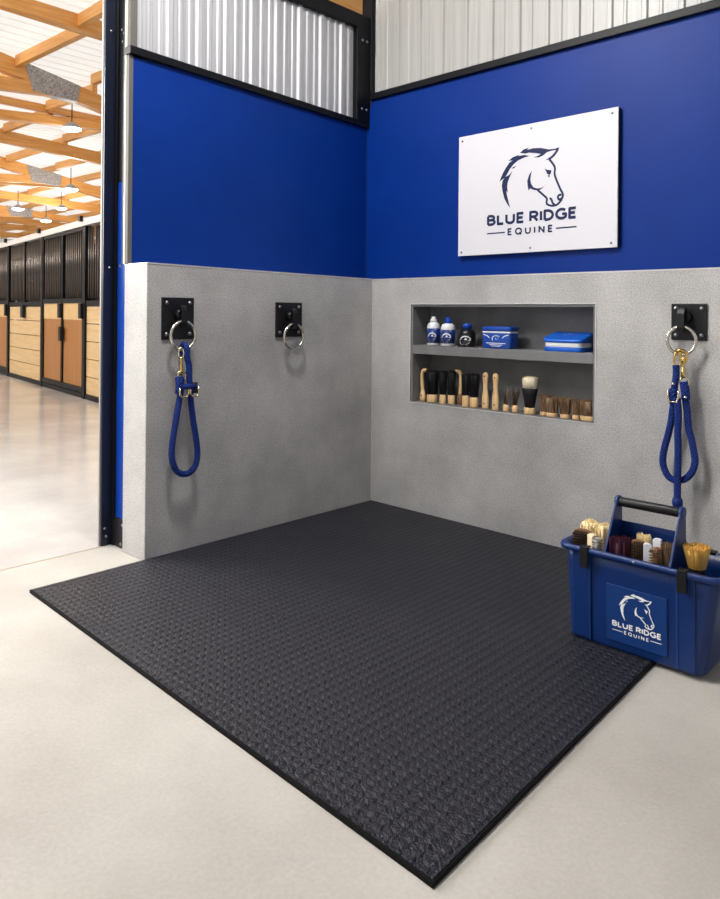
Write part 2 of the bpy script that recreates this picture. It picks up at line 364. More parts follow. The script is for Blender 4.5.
def bmflat(polys, fn, mb=None):
    """zero-thickness print: every polygon triangulated and carried by fn(u, v) onto its surface"""
    mb = mb or MB()
    for k, poly in enumerate(polys):
        u, v = poly[0]; p0 = Vector(fn(u, v)); nn = (Vector(fn(u + .001, v)) - p0).cross(Vector(fn(u, v + .001)) - p0).normalized() * 1.2e-5 * k
        o = len(mb.v); mb.v += [tuple(Vector(fn(u, v)) + nn) for u, v in poly]
        for t in tessellate_polygon([[Vector((u, v, 0)) for u, v in poly]]): mb.face([o + i for i in t])
    return mb
def densify(poly, step):
    out = []
    for i, a in enumerate(poly):
        b_ = poly[(i + 1) % len(poly)]; n = max(1, int(math.hypot(b_[0] - a[0], b_[1] - a[1]) / step))
        out += [(a[0] + (b_[0] - a[0]) * k / n, a[1] + (b_[1] - a[1]) * k / n) for k in range(n)]
    return out
def smooth2d(poly, per=3, closed=False): return [(p.x, p.y) for p in catmull([(u, v, 0) for u, v in poly], per, closed)]
def logo_polys(W):
    emb = [[(u * W, v * W) for u, v in p] for p in EMB_POLY]
    for ln in EMB_LINE: emb += stroke2d([(u * W, v * W) for u, v in smooth2d(ln)], .0205 * W)
    name = [text2d('BLUE', -.5 * W, -.062 * W, 0, .1145 * W, .0275 * W, .125), text2d('RIDGE', -.004 * W, .5 * W, 0, .1145 * W, .0275 * W, .125)]
    sub = text2d('EQUINE', -.252 * W, .252 * W, -.112 * W, .073 * W, .0165 * W, .40)
    rules = []
    for x0, x1 in ((-.5, -.285), (.285, .5)): rules.append([(x0 * W, -.084 * W), (x1 * W, -.084 * W), (x1 * W, -.071 * W), (x0 * W, -.071 * W)])
    return emb, name, sub, rules
def add_logo(parent, fn, W, m):
    emb, name, sub, rules = logo_polys(W)
    bmflat(emb, fn).build('horse_emblem', m, parent)
    for wd_ in (*name, sub): bmflat(wd_, fn).build('lettering', m, parent)
    for q_ in rules: bmflat([q_], fn).build('dividing_line', m, parent)

# ------------------------------------------------------------------ camera
cam = bpy.data.cameras.new('camera'); co = bpy.data.objects.new('camera', cam); COL.objects.link(co); S.camera = co
cam.sensor_fit = 'HORIZONTAL'; cam.sensor_width = 36; cam.lens = CAM['f'] * 36 / 720; cam.shift_y = CAM['ppy'] / 720
ya, ro = CAM['yaw'], CAM['roll']
fw = Vector((-math.sin(ya), math.cos(ya), 0)); rt = Vector((math.cos(ya), math.sin(ya), 0)); up = Vector((0, 0, 1))
r3 = rt * math.cos(ro) + up * math.sin(ro); u3 = up * math.cos(ro) - rt * math.sin(ro)
mw = Matrix((r3, u3, -fw)).transposed().to_4x4(); mw.translation = CAM['loc']; co.matrix_world = mw
cam.clip_end = 200

# ================================================================== SETTING
H = 1.35
struct(MB().box(-.345, 6.5, -9, .12, -.15, 0).build('floor', M['floor']), 'pale concrete floor of the wash bay')
struct(MB().box(-36, -.3455, -12, 18, -.15, -.002).build('floor_aisle', M['aisle']), 'sealed shiny concrete floor of the stable aisle')
struct(MB().box(-.349, -.341, -9, -1.56, -.02, .0012).build('trim_1', M['joint']), 'joint strip across the doorway floor')
# concrete half walls
HL = H + .018; YE = -1.524
wl = MB().hexa([(-.208, YE, 0), (0, YE, 0), (0, .35, 0), (-.208, .35, 0), (-.208, YE, HL), (0, YE, HL), (0, .35, H), (-.208, .35, H)])
wl = wl.build('wall_left', M['concrete'], bevel=.004); struct(wl, 'grey concrete half wall with two tie rings')
NX0, NX1, NZ0, NZ1, ND = .303, 1.436, .638, 1.202, .17
w = MB(); w.box(0, NX0, 0, .35, 0, H); w.box(NX1, 5.2, 0, .35, 0, H); w.box(NX0, NX1, 0, .35, 0, NZ0); w.box(NX0, NX1, 0, .35, NZ1, H); w.box(NX0, NX1, ND + .02, .35, NZ0, NZ1)
struct(w.build('wall_right', M['concrete']), 'grey concrete half wall with the recessed shelf')
# thin pale strips standing in for the highlight along both ledges; another in the corner
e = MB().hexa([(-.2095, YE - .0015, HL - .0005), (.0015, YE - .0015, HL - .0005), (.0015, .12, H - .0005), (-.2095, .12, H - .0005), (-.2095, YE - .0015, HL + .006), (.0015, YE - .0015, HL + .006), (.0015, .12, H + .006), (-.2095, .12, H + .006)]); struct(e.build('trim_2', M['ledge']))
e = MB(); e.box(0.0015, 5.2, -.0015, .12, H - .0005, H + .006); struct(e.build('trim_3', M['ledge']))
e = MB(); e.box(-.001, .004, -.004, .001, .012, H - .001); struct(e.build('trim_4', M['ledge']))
# niche lining, bright edge and shelf
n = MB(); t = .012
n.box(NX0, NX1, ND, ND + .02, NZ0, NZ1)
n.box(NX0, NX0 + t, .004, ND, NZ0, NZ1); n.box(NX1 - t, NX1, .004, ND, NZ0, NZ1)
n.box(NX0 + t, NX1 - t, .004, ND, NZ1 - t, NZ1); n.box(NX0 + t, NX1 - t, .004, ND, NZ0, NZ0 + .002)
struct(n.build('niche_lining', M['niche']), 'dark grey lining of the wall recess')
n = MB(); w_ = .005
n.box(NX0 - w_, NX0, -.003, .004, NZ0 - w_, NZ1 + w_); n.box(NX1, NX1 + w_, -.003, .004, NZ0 - w_, NZ1 + w_)
n.box(NX0, NX1, -.003, .004, NZ1, NZ1 + w_); n.box(NX0, NX1, -.003, .004, NZ0 - w_, NZ0)
struct(n.build('trim_5', M['niche_edge']), 'pale metal edge around the recess')
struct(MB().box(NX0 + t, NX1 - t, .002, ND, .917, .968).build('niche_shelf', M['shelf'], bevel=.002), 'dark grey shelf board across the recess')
# blue upper walls, set back from the half walls
struct(MB().box(-.206, -.172, -1.526, .12, HL + .003, 2.36).build('wall_left_upper', M['blue_wall']), 'blue painted wall above the left half wall')
struct(MB().box(-.172, 5.2, .12, .35, H + .006, 2.5).build('wall_right_upper', M['blue_wall']), 'blue painted wall behind the white sign')
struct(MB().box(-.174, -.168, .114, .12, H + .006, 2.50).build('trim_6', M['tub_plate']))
# black rails over the blue
s_ = MB(); s_.hexa([(-.206, -1.534, 2.369), (-.152, -1.534, 2.369), (-.152, .12, 2.318), (-.206, .12, 2.318), (-.206, -1.534, 2.407), (-.152, -1.534, 2.407), (-.152, .12, 2.356), (-.206, .12, 2.356)])
struct(s_.build('trim_7', M['black_frame'], bevel=.003), 'black rail over the left blue wall')
s_ = MB(); s_.box(-.13, 5.2, .095, .122, 2.492, 2.532); struct(s_.build('trim_8', M['black_frame'], bevel=.003), 'black rail over the right blue wall')
# ribbed steel sheets
def ribbed(a, b_, z0, z1, nrm, pitch, dep, prof):
    a, b_ = Vector(a), Vector(b_); d = (b_ - a); Ln = d.length; d.normalize(); nrm = Vector(nrm); pts = []
    x = 0; k = 0
    while x < Ln:
        for fx, fz in prof:
            q = min(x + fx * pitch, Ln); pts.append((q, fz * dep))
        x += pitch
    ring0 = [a + d * q + nrm * h for q, h in pts]
    back = [a + d * q - nrm * .02 for q, h in (pts[-1], pts[0])]
    allp = ring0 + back
    mb = MB(); o = 0; nn = len(allp)
    mb.v = [(p.x, p.y, z0) for p in allp] + [(p.x, p.y, z1) for p in allp]
    for j in range(nn): mb.face((j, (j + 1) % nn, nn + (j + 1) % nn, nn + j))
    return mb
prof1 = [(0, 0), (.06, 1), (.20, 1), (.26, .0), (.42, 0.02), (.46, .45), (.56, .45), (.60, 0), (.76, 0), (.80, .45), (.90, .45), (.94, 0)]
struct(ribbed((-.187, -1.50, 0), (-.187, .02, 0), 2.36, 2.99, (1, 0, 0), .172, .013, prof1).remap(lambda x, y, z: (x, y, z if z > 2.5 else 2.33 - .0305 * y)).build('wall_left_cladding', M['galv']), 'galvanised ribbed sheet above the left blue wall')
prof2 = [(0, 0), (.04, 1), (.16, 1), (.20, 0), (.48, 0), (.51, .4), (.58, .4), (.61, 0)]
struct(ribbed((-.11, .125, 0), (5.2, .125, 0), 2.52, 4.6, (0, -1, 0), .17, .010, prof2).build('wall_right_cladding', M['liner']), 'pale ribbed steel sheet above the right blue wall')
# black frame of the left sheet: sloping head and corner post
s_ = MB(); s_.box(-.235, -.148, -1.6, .122, 2.935, 3.02); struct(s_.build('trim_9', M['black_frame'], bevel=.004), 'black beam over the left ribbed sheet')
s_ = MB(); s_.box(-.225, -.149, .0, .118, 2.35, 2.94); s_.box(-.225, -.14, .118, .16, 2.45, 4.6); struct(s_.build('trim_10', M['black_frame'], bevel=.004), 'black corner post beside the ribbed sheet')
for z in (2.86, 2.43): 
    for y in (.045, .085):
        MB().lathe([(.009, 0), (.008, .004), (.004, .007)], (-.149, y, z), 10, axis='x').build('bolt_head', M['bolt'], bpy.data.objects['trim_10'])
struct(MB().box(-.208, -.197, -1.532, -1.505, HL + .006, 3.4).build('trim_11', M['white_trim'], bevel=.002), 'cream flashing on the wall end')
struct(MB().box(-.173, -.161, -1.531, -1.493, 2.40, 2.99).build('trim_12', M['grey_trim'], bevel=.003), 'grey end flashing of the ribbed sheet')
struct(MB().box(-.197, -.170, -1.531, -1.509, HL + .006, 2.365).build('trim_13', M['grey_trim']))
# doorway: black steel jamb, blue strip, kick plate
d = tag(bpy.data.objects.new('door_1', None), 'black steel doorway jamb beside the concrete wall end', None, None, 'structure'); COL.objects.link(d); d.location = (-.345, -1.5, 0)
MB().box(-.358, -.345, -1.562, -1.5, 0, 4.6).build('jamb', M['navy_steel'], d, .002)
MB().box(-.372, -.358, -1.566, -1.49, 0, 4.6).build('edge_strip', M['jamb_edge'], d, .002)
MB().box(-.345, -.318, -1.512, -1.49, 0, 4.6).build('jamb_return', M['black_frame'], d, .003)
MB().box(-.318, -.209, -1.503, -1.44, .14, 1.78).build('door_edge_panel', M['blue_strip'], d, .003)
MB().box(-.318, -.209, -1.503, -1.44, 1.78, 4.6).build('upper_jamb_panel', M['black_frame'], d, .003)
MB().box(-.238, -.208, -1.523, -1.44, HL + .006, 4.6).build('upper_return', M['black_frame'], d, .001)
MB().box(-.324, -.209, -1.508, -1.44, 0, .14).build('kick_plate', M['black'], d, .002)
for x, y, z, ax in ((-.345, -1.535, .045, 'x'), (-.345, -1.542, .085, 'x'), (-.345, -1.53, 1.36, 'x'), (-.345, -1.53, 2.52, 'x'), (-.235, -1.508, .115, 'y'), (-.25, -1.508, .022, 'y'), (-.29, -1.503, 1.37, 'y'), (-.29, -1.503, 2.52, 'y'), (-.268, -1.503, 2.50, 'y'), (-.283, -1.503, 2.46, 'y')):
    MB().lathe([(.0075, 0), (.007, .003), (.003, .006)], (x, y, z), 10, axis=ax).build('bolt_head', M['bolt'], d)

# ------------------------------------------------------------------ stable aisle behind the doorway
A0 = Vector((-5.70, 1.095, 0)); AD = Vector((-.9909, .1348, 0)).normalized(); AN = Vector((AD.y, -AD.x, 0))   # AN points away from the aisle
if AN.y < 0: AN = -AN
def SP(s, t, z): p = A0 + AD * s + AN * t; return (p.x, p.y, z)
def sbox(mb, s0, s1, t0, t1, z0, z1):
    mb.hexa([SP(s0, t0, z0), SP(s1, t0, z0), SP(s1, t1, z0), SP(s0, t1, z0), SP(s0, t0, z1), SP(s1, t0, z1), SP(s1, t1, z1), SP(s0, t1, z1)]); return mb
def grille(root, s0, s1, t0, name='grille'):
    mb = MB(); k = 0; s = s0 + .05
    while s < s1 - .03:
        mb.tube([SP(s, t0, 1.30), SP(s, t0, 2.235)], .011, 6); s += .088
    mb.build(name, M['bar'], root)
stall_walls = MB()
def stall_bay(s0, s1, kind, lab):
    r = empty('stall_front', SP(s0, 0, 0), lab, 'horse stall', 'stall fronts along the aisle')
    for a, b_ in ((s0 - .045, s0 + .045),): sbox(MB(), a, b_, -.04, .05, 0, 2.26).build('post', M['black_frame'], r)
    sbox(MB(), s0 - .045, s1 - .045, -.05, .06, 2.25, 2.335).build('header_rail', M['rail_white'], r)
    sbox(MB(), s0 + .02, s0 + .10, -.09, -.05, 2.31, 2.38).build('hanger', M['black'], r)
    sbox(MB(), s0 + .045, s1 - .045, .09, .10, 1.2, 2.25).build('dark_interior_sheet', M['stall_dark'], r)  # solid dark sheet behind the bars, standing in for the unlit interior
    sbox(stall_walls, s0, s1, 2.6, 2.65, 0, 2.2); sbox(stall_walls, s0 - .02, s0 + .02, .11, 2.6, 0, 2.2)
    sbox(MB(), s0 + .045, s1 - .045, -.03, .03, 0, .06).build('bottom_rail', M['black_frame'], r)
    m_ = (s0 + s1) / 2
    if kind == 'plank':
        z = .06
        for k in range(5):
            sbox(MB(), s0 + .045, s1 - .045, -.012, .02, z + .005, z + .224).build('plank', M['stall_plank'], r); z += .229
        sbox(MB(), s0 + .045, s1 - .045, -.03, .03, z, z + .07).build('middle_rail', M['black_frame'], r)
        grille(r, s0 + .045, m_, 0); grille(r, m_, s1 - .045, 0)
        sbox(MB(), m_ - .02, m_ + .02, -.03, .03, 1.27, 2.25).build('mullion', M['black_frame'], r)
        sbox(MB(), m_ - .07, m_ + .07, -.07, -.03, 1.02, 1.22).build('latch_box', M['black'], r)
    return r
def stall_door(s0, s1, lab, latch):
    r = empty('stall_door', SP((s0 + s1) / 2, -.02, .07), lab, 'stall door', 'hinged stall doors')
    sbox(MB(), s0, s1, -.035, .012, .07, .14).build('bottom_rail', M['black_frame'], r)
    sbox(MB(), s0 + .03, s1 - .03, -.015, .012, .14, 1.02).build('lower_panel', M['stall_door'], r)
    sbox(MB(), s0 + .03, s1 - .03, -.02, .012, 1.02, 1.245).build('upper_panel', M['stall_band'], r)
    sbox(MB(), s0, s1, -.035, .012, 1.245, 1.31).build('lock_rail', M['black_frame'], r)
    sbox(MB(), s0, s1, -.03, .012, 2.2, 2.245).build('top_rail', M['black_frame'], r)
    for a in (s0, s1 - .03): sbox(MB(), a, a + .03, -.035, .012, .14, 2.2).build('stile', M['black_frame'], r)
    grille(r, s0 + .03, s1 - .03, -.01)
    if latch: sbox(MB(), latch - .05, latch + .05, -.08, -.035, .72, .92).build('door_latch', M['black'], r)
    e_ = s0 + .03 if not latch or abs(latch - s0) > .3 else s1 - .03
    sbox(MB(), e_ - .05, e_ + .05, -.07, -.035, 1.04, 1.24).build('hinge', M['black'], r)
    return r
stall_bay(-1.55, .46, 'plank', 'spruce-planked stall front half hidden behind the black doorway jamb')
stall_bay(.46, 2.42, 'door', 'black steel stall frame holding the full pair of brown doors in view')
stall_door(.51, 1.415, 'brown stall door with a latch, closer to the doorway jamb of the full pair', 1.37)
stall_door(1.425, 2.37, 'brown stall door of the full pair, next to the pale planked panel', None)
stall_bay(2.42, 4.49, 'plank', 'stall front of pale spruce planks with a black latch box between two grilles')
stall_bay(4.49, 6.45, 'door', 'black steel stall frame cut by the photo edge beyond the planked panel')
stall_door(4.54, 5.445, 'brown stall door cut by the photo edge, beyond the planked panel', None)
struct(stall_walls.build('wall_stalls', M['stall_dark']), 'dark boarded walls inside the stalls')

struct(MB().box(-.14, 6.5, -6.2, .35, 4.6, 4.7).build('ceiling_bay', M['liner']), 'unseen pale ceiling added over the wash bay')  # out of view, added to keep the sun off the bay
# roof sheet and timber frame of the barn
rf = MB()
def sheet_z(x): return 4.93 if x > -8.3 else 4.93 - .15 * min(1, (-8.3 - x) / 2.6)
xs = [-.14]
while xs[-1] > -36:
    x = xs[-1]; xs += [x - .19, x - .205, x - .235, x - .25]
hs = [0 if k % 4 in (0, 1) else .028 for k in range(len(xs))]
for k, x in enumerate(xs):
    z = sheet_z(x) + hs[k]; rf.v += [(x, -12, z), (x, 18, z)]
    if k: rf.face((2 * k - 2, 2 * k - 1, 2 * k + 1, 2 * k))
struct(rf.build('ceiling', M['roof']), 'white ribbed sheet roof over timber framing')
struct(MB().box(-36.2, -36, -12, 18, 0, 5.06).build('wall_far', M['rail_white'])); struct(MB().box(-36, -.3, 18, 18.2, 0, 5.06).build('wall_back', M['rail_white']))
ordn = ['nearest', 'second', 'third', 'fourth', 'fifth', 'sixth', 'seventh', 'eighth', 'ninth', 'tenth', 'eleventh']
# x, kind, chord height at y = 2, slope along y, depth, plate position
TR = [(-6.12, 'plain', 4.71, -.02, .23, 0), (-8.3, 'joint', 4.45, -.19, .25, 1.6), (-10.0, 'tie', 4.425, .084, .155, 0), (-12.0, 'plain', 4.44, -.058, .24, 0),
      (-15.0, 'joint', 4.70, -.17, .25, 4.3), (-17.4, 'tie', 4.36, .06, .17, 0), (-19.6, 'plain', 4.52, -.03, .22, 0), (-22.4, 'joint', 4.62, -.06, .22, 6.6),
      (-25.2, 'plain', 4.48, -.02, .22, 0), (-28.5, 'plain', 4.48, .0, .22, 0), (-32.0, 'plain', 4.48, .0, .22, 0)]
for i, (x, kind, z2, sl_, dep, yp) in enumerate(TR):
    r = empty('roof_truss', (x, 3, 4.7), f'honey timber roof truss, {ordn[i]} of the row counted from the black doorway jamb', 'roof truss', 'timber trusses of the barn roof')
    zc = lambda y: z2 + dep / 2 + (y - 2) * sl_
    ya_, yb_ = -10, 17.5
    if kind == 'joint': ya_ = max(-10, 2 - (4.93 - dep - z2) / abs(sl_) - .3); yb_ = min(17.5, 2 + (z2 - 3.1) / abs(sl_))
    if kind == 'tie': yb_ = min(17.5, 2 + (4.75 - z2) / sl_); ya_ = -6
    MB().bar((x, ya_, zc(ya_)), (x, yb_, zc(yb_)), .14, dep).build('top_chord' if kind != 'tie' else 'tie_beam', M['beam'], r)
    if kind == 'joint':
        zb_ = zc(yp) - dep / 2
        MB().bar((x + .02, yp + .1, zb_ + .03), (x + .02, -9, zb_ + .03 - .09 * (yp + 9)), .12, .19).build('lower_chord', M['beam'], r)
        mb = MB(); mb.prism([(yp - .45, zc(yp - .45) + .13), (yp + .41, zc(yp + .41) + .13), (yp + .38, zc(yp + .38) - .135), (yp - .32, zb_ - .07)], lambda y, z, t: (x + t, y, z), -.078, .082); mb.build('gusset_plate', M['plate'], r)
    if kind == 'tie':
        MB().bar((x, -10, sheet_z(x) - .12), (x, 17.5, sheet_z(x) - .12), .10, .12).build('top_chord', M['beam'], r)
    nx = TR[i + 1][0] if i + 1 < len(TR) else x - 2.6
    for k in range(12):
        y = -2.35 + 1.17 * k + (.0 if i < 2 else .02); zt = min(sheet_z(x), sheet_z(nx))
        MB().bar((x - .07, y, zt - .08), (nx + .07, y - .1, zt - .08), .09, .155).build('purlin', M['purlin'], r)
    if i == 0:
        for y in (-1.3, 1.0, 2.45, 4.85): MB().bar((x + .07, y, 4.85), (-.4, y, 4.85), .09, .155).build('purlin', M['purlin'], r)
# rafter glimpsed above the black beam by the wash bay
MB().bar((-.9, -3, 3.40), (-.55, 1.2, 3.40), .12, .62).build('rafter', M['beam'])
tag(bpy.data.objects['rafter'], 'brown timber rafter glimpsed above the black beam near the corner', 'rafter')

# pendant lamps
lr = None
PEND = [((-9.63, 2.53, 4.36), 'pendant barn lamp hanging highest in view, close under a timber tie beam'),
        ((-13.56, 4.32, 3.95), 'pendant barn lamp on a long cord below the steel gusset plate, mid height'),
        ((-18.13, 4.9, 3.98), 'pendant barn lamp nearest the photo edge among the low lamps'),
        ((-20.26, 6.59, 3.98), 'pendant barn lamp lowest in view, just over the white stall header'),
        ((-18.67, 6.37, 4.2), 'small pendant barn lamp half lost among the far beams')]
for loc, lab in PEND:
    if lr is None:
        lr = empty('pendant_lamp', loc, lab, 'lamp', 'pendant lamps of the barn')
        MB().lathe([(.025, .12), (.05, .105), (.13, .055), (.175, .0), (.17, -.004), (.125, .045), (.045, .095), (.025, .11)], (0, 0, 0), 20).build('lamp_shade', M['lamp_shade'], lr, world=False)
        MB().lathe([(.155, .012), (.155, -.02), (.10, -.045), (.02, -.055)], (0, 0, 0), 18).build('light_bulb', M['glow'], lr, world=False)
        MB().tube([(0, 0, .11), (0, 0, .50)], .010, 6).build('cord', M['black'], lr, world=False)
    else:
        c = copy_tree(lr, loc); c['label'] = lab

# ================================================================== RUBBER MAT
mt = empty('rubber_mat', (1.05, -1.05, 0), 'black textured rubber mat covering the wash bay floor', 'mat')
q = [(0.004, -.004), (.006, -2.045), (2.128, -2.106), (2.026, -.004)]
MB().hexa([(x, y, .0005) for x, y in q] + [(x, y, .0125) for x, y in q]).build('mat_edge', M['rubber_edge'], mt)
cx = sum(p[0] for p in q) / 4; cy = sum(p[1] for p in q) / 4
qi = [(x + (.006 if x < cx else -.006), y + (.006 if y < cy else -.006)) for x, y in q]
MB().hexa([(x, y, .0125) for x, y in qi] + [(x, y, .0145) for x, y in qi]).build('mat_surface', M['rubber'], mt)

# ================================================================== WHITE WALL SIGN
x0, x1, z0, z1 = SIGN
sg = empty('wall_sign', ((x0 + x1) / 2, .12, z0), 'white BLUE RIDGE EQUINE sign board with navy horse head on the blue wall', 'sign')
MB().box(x0, x1, .09, .097, z0, z1).build('board', M['white'], sg, .0015)
MB().box(x0 + .004, x1 + .002, .097, .1195, z0 + .001, z1 - .004).build('backing', M['black'], sg)  # set off to the right so its dark edge doubles as the sign's shadow
for sx_ in (x0 + .024, (x0 + x1) / 2 - .004, x1 - .03):
    for sz in (z0 + .022, z1 - .026):
        MB().lathe([(.0062, 0), (.0055, .003), (.002, .0045)], (sx_, .09, sz), 12, axis='y').build('screw', M['bolt'], sg)
lx, lz, lw_ = LOGO_AT
add_logo(sg, lambda u, v: (lx + u, .0894, lz + v), lw_, M['navy_ink'])

# ================================================================== TIE RINGS
def tie_ring(loc, frame, w, h, ringc, rr, lab):
    """frame(a, out, z): a along the wall, out from the wall"""
    r = empty('tie_ring', frame(0, 0, 0), lab, 'tie ring', 'wall tie rings')
    F = lambda mb: mb.remap(lambda a, o_, z: frame(a, o_, z))
    F(MB().box(-w / 2, w / 2, .0006, .009, -h / 2, h / 2)).build('mounting_plate', M['black'], r, .002)
    for a in (-.36, .36):
        for z in (-.37, .37):
            F(MB().lathe([(.010, .009), (.0095, .013), (.006, .0165), (.002, .018)], (0, 0, 0), 12).remap(lambda x, y, zz: (a * w + x, zz, z * h + y))).build('bolt_head', M['bolt'], r)
    a0, zc = ringc
    zt = zc + rr
    # boss, then a folded strap that carries the ring
    F(MB().lathe([(.026, .008), (.026, .03), (.020, .04)], (0, 0, 0), 18).remap(lambda x, y, zz: (a0 * .55 + x, zz, .02 + y))).build('boss', M['black'], r)
    prof = [(.034, .058), (.048, .062), (.060, .054), (.066, .036), (.068, zt - .004), (.064, zt - .020), (.054, zt - .024), (.045, zt - .018), (.043, zt - .002), (.050, zt - .002), (.052, zt - .011), (.057, zt - .011), (.058, .030), (.052, .040), (.034, .042)]
    mb = MB(); mb.prism(prof, lambda o_, z, t: (a0 + t, o_ - .006, z), -.015, .015); F(mb).build('strap', M['black'], r, .001)
    ring = [(a0 + rr * math.sin(2 * PI * k / 48), .0475, zc + rr * math.cos(2 * PI * k / 48)) for k in range(48)]
    F(MB().tube(ring, .0074, 12, True)).build('ring', M['steel'], r)
    return r
def FL(yc, zc): return lambda a, o_, z: (o_, yc + a, zc + z)
def FR(xc, zc): return lambda a, o_, z: (xc + a, -o_, zc + z)
tie_ring(None, FL(-1.3637, 1.1160), .174, .198, (.003, -.079), .066, 'silver tie ring on a black plate, holding the small rope loop, left half wall')
tie_ring(None, FL(-.6740, 1.1095), .184, .186, (.000, -.090), .067, 'empty silver tie ring on a black plate with no rope')
tie_ring(None, FR(1.8660, 1.1240), .149, .158, (-.016, -.080), .060, 'silver tie ring on a black plate above the caddy, holding the long rope')

# ================================================================== LEAD ROPES
def dee(fn, a, z, w, h, r=.0042):
    P = [(a - w / 2, z + h / 2), (a - w / 2, z - h * .1), (a - w * .35, z - h / 2), (a + w * .35, z - h / 2), (a + w / 2, z - h * .1), (a + w / 2, z + h / 2)]
    return [fn(u, v) for u, v in P]
# left rope
OX = .050
rp = empty('lead_rope', (OX, -1.36, .385), 'short blue braided rope loop with brass clip hanging from the ring at the wall end', 'rope', 'blue lead ropes on the rings')
LP = L_PTS
pts = [(OX - .002, LP['rope_top'][0] - .004, LP['rope_top'][1] - .02), (OX - .016, LP['rope_top'][0] + .002, LP['rope_top'][1] + .004), (OX + .012, LP['rope_top'][0] + .006, LP['rope_top'][1] + .012), (OX + .018, LP['rope_top'][0] + .008, LP['rope_top'][1] - .012)]
pts = [(OX + .016, LP['rope_top'][0] + .004, LP['rope_top'][1] - .006)] + [(OX + .012, y, z) for y, z in ROPE_L]
MB().tube(catmull(pts, 8), .0145, 14, uvs=True).build('rope', M['rope'], rp)
# short turn over the steel ring
yk, zk = LP['rope_top']
MB().tube(catmull([(OX - .024, yk + .004, zk - .05), (OX - .024, yk, zk - .012), (OX - .006, yk - .001, zk + .012), (OX + .014, yk + .002, zk - .002), (OX + .015, yk + .006, zk - .04)], 6), .0125, 12, uvs=True).build('rope_bight', M['rope'], rp)
by, bz = LP['band_a']; cy_, cz = LP['band_b']
MB().tube([(OX + .026, by + .002, bz), (OX + .028, (by + cy_) / 2, bz - .001), (OX + .026, cy_ - .004, cz)], .0135, 12, uvs=True).build('keeper_wrap', M['rope'], rp)
MB().tube(catmull([(OX + .012, by, bz + .045), (OX + .018, by, bz + .01), (OX + .012, by, bz - .032)], 6), .0185, 12, uvs=True).build('rope_whipping', M['rope'], rp)
MB().tube(catmull([(OX + .012, cy_, cz + .02), (OX + .012, cy_, cz - .03)], 4), .0175, 12, uvs=True).build('rope_whipping', M['black'], rp)
for (yy, zz) in (LP['dee_a'], LP['dee_b']):
    MB().tube(dee(lambda u, v: (OX + .033, u, v), yy, zz + .004, .046, .042), .0045, 8).build('buckle', M['brass_pale'], rp)
yt, zt = LP['clip_top']; ym, zm = LP['clip_mid']; yl, zl = LP['clip_low']
def loopring(fn, a, z, ra, rz, r, n=26): return MB().tube([fn(a + ra * math.cos(2 * PI * k / n), z + rz * math.sin(2 * PI * k / n)) for k in range(n)], r, 8, True)
sn = loopring(lambda u, v: (OX + .008, u, v), yt, zt - .006, .014, .026, .0042).build('snap_hook', M['brass_pale'], rp)
MB().lathe([(.004, -.052), (.0085, -.046), (.0085, -.012), (.006, -.006), (.006, .020), (.009, .026), (.006, .034)], (OX + .010, ym, zm), 12).build('snap_barrel', M['brass'], rp)
loopring(lambda u, v: (OX + .012, u, v), yl, zl - .004, .021, .024, .0045).build('swivel_ring', M['brass_pale'], rp)

# right rope
OY = -.060
rq = empty('lead_rope', (1.853, OY, .34), 'long blue braided rope with brass snap and knotted tail, hanging above the caddy', 'rope', 'blue lead ropes on the rings')
RP_ = R_PTS
MB().tube(catmull([(x, OY, z) for x, z in ROPE_R], 8), .0145, 14, uvs=True).build('rope', M['rope'], rq)
MB().tube(catmull([(x, OY - .024, z) for x, z in ROPE_R_MID], 8), .0145, 14, uvs=True).build('rope_tail', M['rope'], rq)
kx, kz = ROPE_R_MID[-1]
MB().lathe([(.012, .022), (.019, .016), (.0215, .006), (.0215, -.008), (.018, -.018), (.008, -.024)], (kx, OY - .024, kz - .006), 16).build('end_knot', M['rope'], rq)
MB().tube(catmull([(1.829, OY - .008, .835), (1.826, OY - .012, .81), (1.828, OY - .006, .775)], 6), .0195, 12, uvs=True).build('rope_whipping', M['rope'], rq)
MB().tube(catmull([(1.868, OY, .87), (1.872, OY, .83), (1.876, OY, .795)], 6), .0185, 12, uvs=True).build('rope_whipping', M['rope'], rq)
MB().tube(dee(lambda u, v: (u, OY - .036, v), RP_['dee'][0] + .009, RP_['dee'][1] + .016, .044, .05), .0042, 8).build('buckle', M['brass_pale'], rq)
loopring(lambda u, v: (u, OY + .004, v), 1.838, .962, .0145, .034, .0050).build('eye_ring', M['brass'], rq)
loopring(lambda u, v: (u, OY + .006, v), 1.862, .975, .0150, .026, .0052).build('snap_hook', M['brass'], rq)
MB().tube([(1.832, OY, 1.000), (1.85, OY - .004, 1.004), (1.868, OY, .999)], .0075, 10).build('snap_bridge', M['brass'], rq)
MB().lathe([(.004, -.04), (.009, -.034), (.009, -.008), (.0065, -.002), (.0065, .026), (.0105, .032), (.0105, .044), (.006, .05)], (1.864, OY - .002, .925), 12).build('snap_barrel', M['brass'], rq)
loopring(lambda u, v: (u, OY, v), 1.869, .868, .018, .022, .0045).build('swivel_ring', M['brass_pale'], rq)
for k in ('bead_a', 'bead_b'):
    MB().lathe([(.002, -.007), (.006, -.004), (.007, 0), (.006, .004), (.002, .007)], (RP_[k][0], OY - .021, RP_[k][1]), 10).build('rivet', M['steel'], rq)

